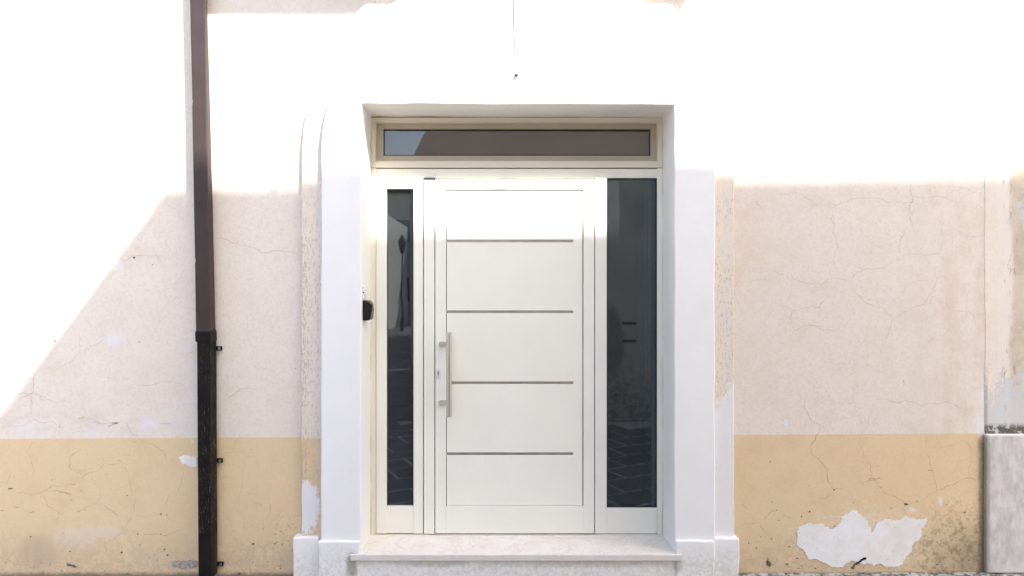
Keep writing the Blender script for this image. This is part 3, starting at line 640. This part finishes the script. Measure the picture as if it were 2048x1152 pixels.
# ---------------------------------------------------------------- cables crossing the lane overhead
M_cable = simple('black_cable', (.02, .02, .02), .6)
def cable(px, py, yw, lab, endz):
    x, z = X(px, yw), Z(py, yw)              # a point of its shadow on the wall
    k = 2.1; xs, zs = x + TH*k, z + TV*k     # the cable passes over the lane, square to the wall
    c = bpy.data.meshes
    g = BM(); tube(g, [(xs, yw, zs), (xs, -1.0, zs-.03), (xs, -2.0, zs-.04), (xs, -3.0, zs-.03), (xs, -3.86, zs)], .011, 6)
    o = obj('overhead_cable', g, M_cable); tag(o, lab, 'cable')
cable(640, 230, YW, 'black overhead cable crossing the lane left of the balcony', 0)
cable(1233, 9, 0, 'black overhead cable crossing the lane beneath the right part of the balcony', 0)

# ---------------------------------------------------------------- buildings across the lane (seen in the glass)
M_opp = NT('stained_grey_beige_render'); M_opp._x = M_opp.xyz(); _n = M_opp.noise(1.6, 6, .65); _e = M_opp.noise(14, 7, .7)
_c = M_opp.mix(M_opp.ramp(_n, .35, .65), (.60, .56, .52), (.70, .66, .615))
_z = M_opp._x[2]; _lo = M_opp.ramp(M_opp.add(_z, M_opp.mul(M_opp.math('SUBTRACT', _n, .5), 1.6)), .35, .75, 1, 0); _c = M_opp.mix(M_opp.mul(_lo, M_opp.ramp(_e, .35, .6), .8), _c, (.13, .12, .11))
_b = M_opp.blob(1.35, .95, .16, .42, _e, .5, .1); _c = M_opp.mix(M_opp.mul(_b, .6), _c, (.18, .16, .15))
M_opp.bsdf(_c, .92, M_opp.bump(_e, .4, .01)); M_opp = M_opp.m
M_cr2 = simple('pale_yellow_render', (.62, .55, .44), .9, nscale=3, var=.08); M_wh2 = simple('off_white_render', (.56, .50, .42), .9, nscale=3, var=.06)
M_shut = simple('green_grey_shutter', (.10, .13, .12), .6); M_pane2 = simple('dark_window_glass', (.03, .035, .04), .1)
# tall house: its eave and side verge throw the shade edge
EZ0, EZ1 = Z(372, YW) + TV*(YW+3.75), Z(351, YW) + TV*(YW+3.75)
xc = X(332, YW) + TH*(YW+3.75)
A = thing('building', (xc, -3.85, GZ), 'tall beige rendered house across the lane with projecting tiled eave', 'building')
g = BM(); hprism(g, [(xc+.06, -3.85), (xc+5.35, -3.85), (xc+5.35, -12), (xc-.75, -12)], GZ, min(EZ0, EZ1)-.10); obj('wall', g, M_opp, A)
g = BM(); hprism(g, [(xc, -3.75), (xc+5.5, -3.75), (xc+5.5, -12.1), (xc-.83, -12.1)], EZ0-.14, EZ0)
for v in g.verts: v.co.z += (EZ1-EZ0)*(v.co.x-xc)/3.9
obj('roof', g, M_tile, A)
def window(par, x0, x1, z0, z1, yf, shutters=True):
    g = BM(); box(g, x0-.06, x1+.06, yf-.03, yf+.02, z0-.06, z1+.06); f = obj('window', g, M_wh2, par)
    g = BM(); box(g, x0, x1, yf-.01, yf+.03, z0, z1); obj('pane', g, M_pane2, f)
    if shutters:
        for a, b in ((x0-.08-(x1-x0)/2, x0-.08), (x1+.08, x1+.08+(x1-x0)/2)):
            g = BM(); box(g, a, b, yf+.01, yf+.045, z0, z1)
            for k in range(12): box(g, a+.04, b-.04, yf+.04, yf+.055, z0+.06+k*(z1-z0-.12)/12, z0+.10+k*(z1-z0-.12)/12)
            obj('shutter', g, M_shut, f)
window(A, 2.6, 3.4, 4.3, 5.7, -3.85); window(A, 5.2, 6.0, 4.3, 5.7, -3.85)
B = thing('building', (-1, -3.9, GZ), 'low grey beige outbuilding with damp stains and two wall slots across the lane', 'building')
g = BM(); prism(g, [(-1.17, GZ), (xc+.12, GZ), (xc+.12, 4.5), (-.85, 4.5), (-.85, 3.85), (-1.17, 3.25)], -8, -3.86); obj('wall', g, M_opp, B)
for zc in (1.17, .95):
    g = BM(); box(g, 1.50, 1.67, -3.87, -3.855, zc-.018, zc+.018); obj('vent_slot', g, M_gasket, B)
# houses along the cross lane
C1 = thing('building', (-4.7, -18, GZ), 'plain off white house along the left side of the cross lane', 'building')
g = BM(); box(g, -12, -4.7, -27, -9, GZ, 4.6); obj('wall', g, M_wh2, C1)
C2 = thing('building', (-3, -30, GZ), 'pale yellow house closing the far end of the cross lane', 'building')
g = BM(); box(g, -11, 4, -36, -29, GZ, 6.6); obj('wall', g, M_cr2, C2)
g = BM(); box(g, -11.3, 4.3, -36.3, -28.6, 6.6, 6.8); obj('roof', g, M_tile, C2)
for x in (-8, -5.6, -3.2, -.8):
    for z in (1.0, 4.0): window(C2, x, x+.7, z, z+1.2, -29, False)
D1 = thing('building', (-1.3, -14, GZ), 'brownish house side wall along the cross lane beyond the outbuilding', 'building')
g = BM(); box(g, -2.35, 3, -20, -12.2, GZ, 4.2); obj('wall', g, M_opp, D1)
lamp = thing('street_lamp', (-4.0, -20.9, GZ), 'old black lantern street lamp on a pole in the cross lane', 'street lamp')
g = BM(); tube(g, [(-4, -20.9, GZ), (-4, -20.9, .5), (-4, -20.9, .55), (-4, -20.9, 3.0)], [.07, .06, .035, .025], 10); obj('pole', g, M_iron, lamp)
g = BM(); tube(g, [(-4, -20.9, 3.0), (-4, -20.9, 3.08), (-4, -20.9, 3.45)], [.07, .09, .17], 6); obj('lantern', g, M_iron, lamp)
g = BM(); tube(g, [(-4, -20.9, 3.45), (-4, -20.9, 3.6), (-4, -20.9, 3.75)], [.18, .08, .02], 6); obj('cap', g, M_iron, lamp)

for o in bpy.data.objects:
    if '_w' in o: del o['_w']
bpy.data.objects['street'].location = (0, 0, 0)
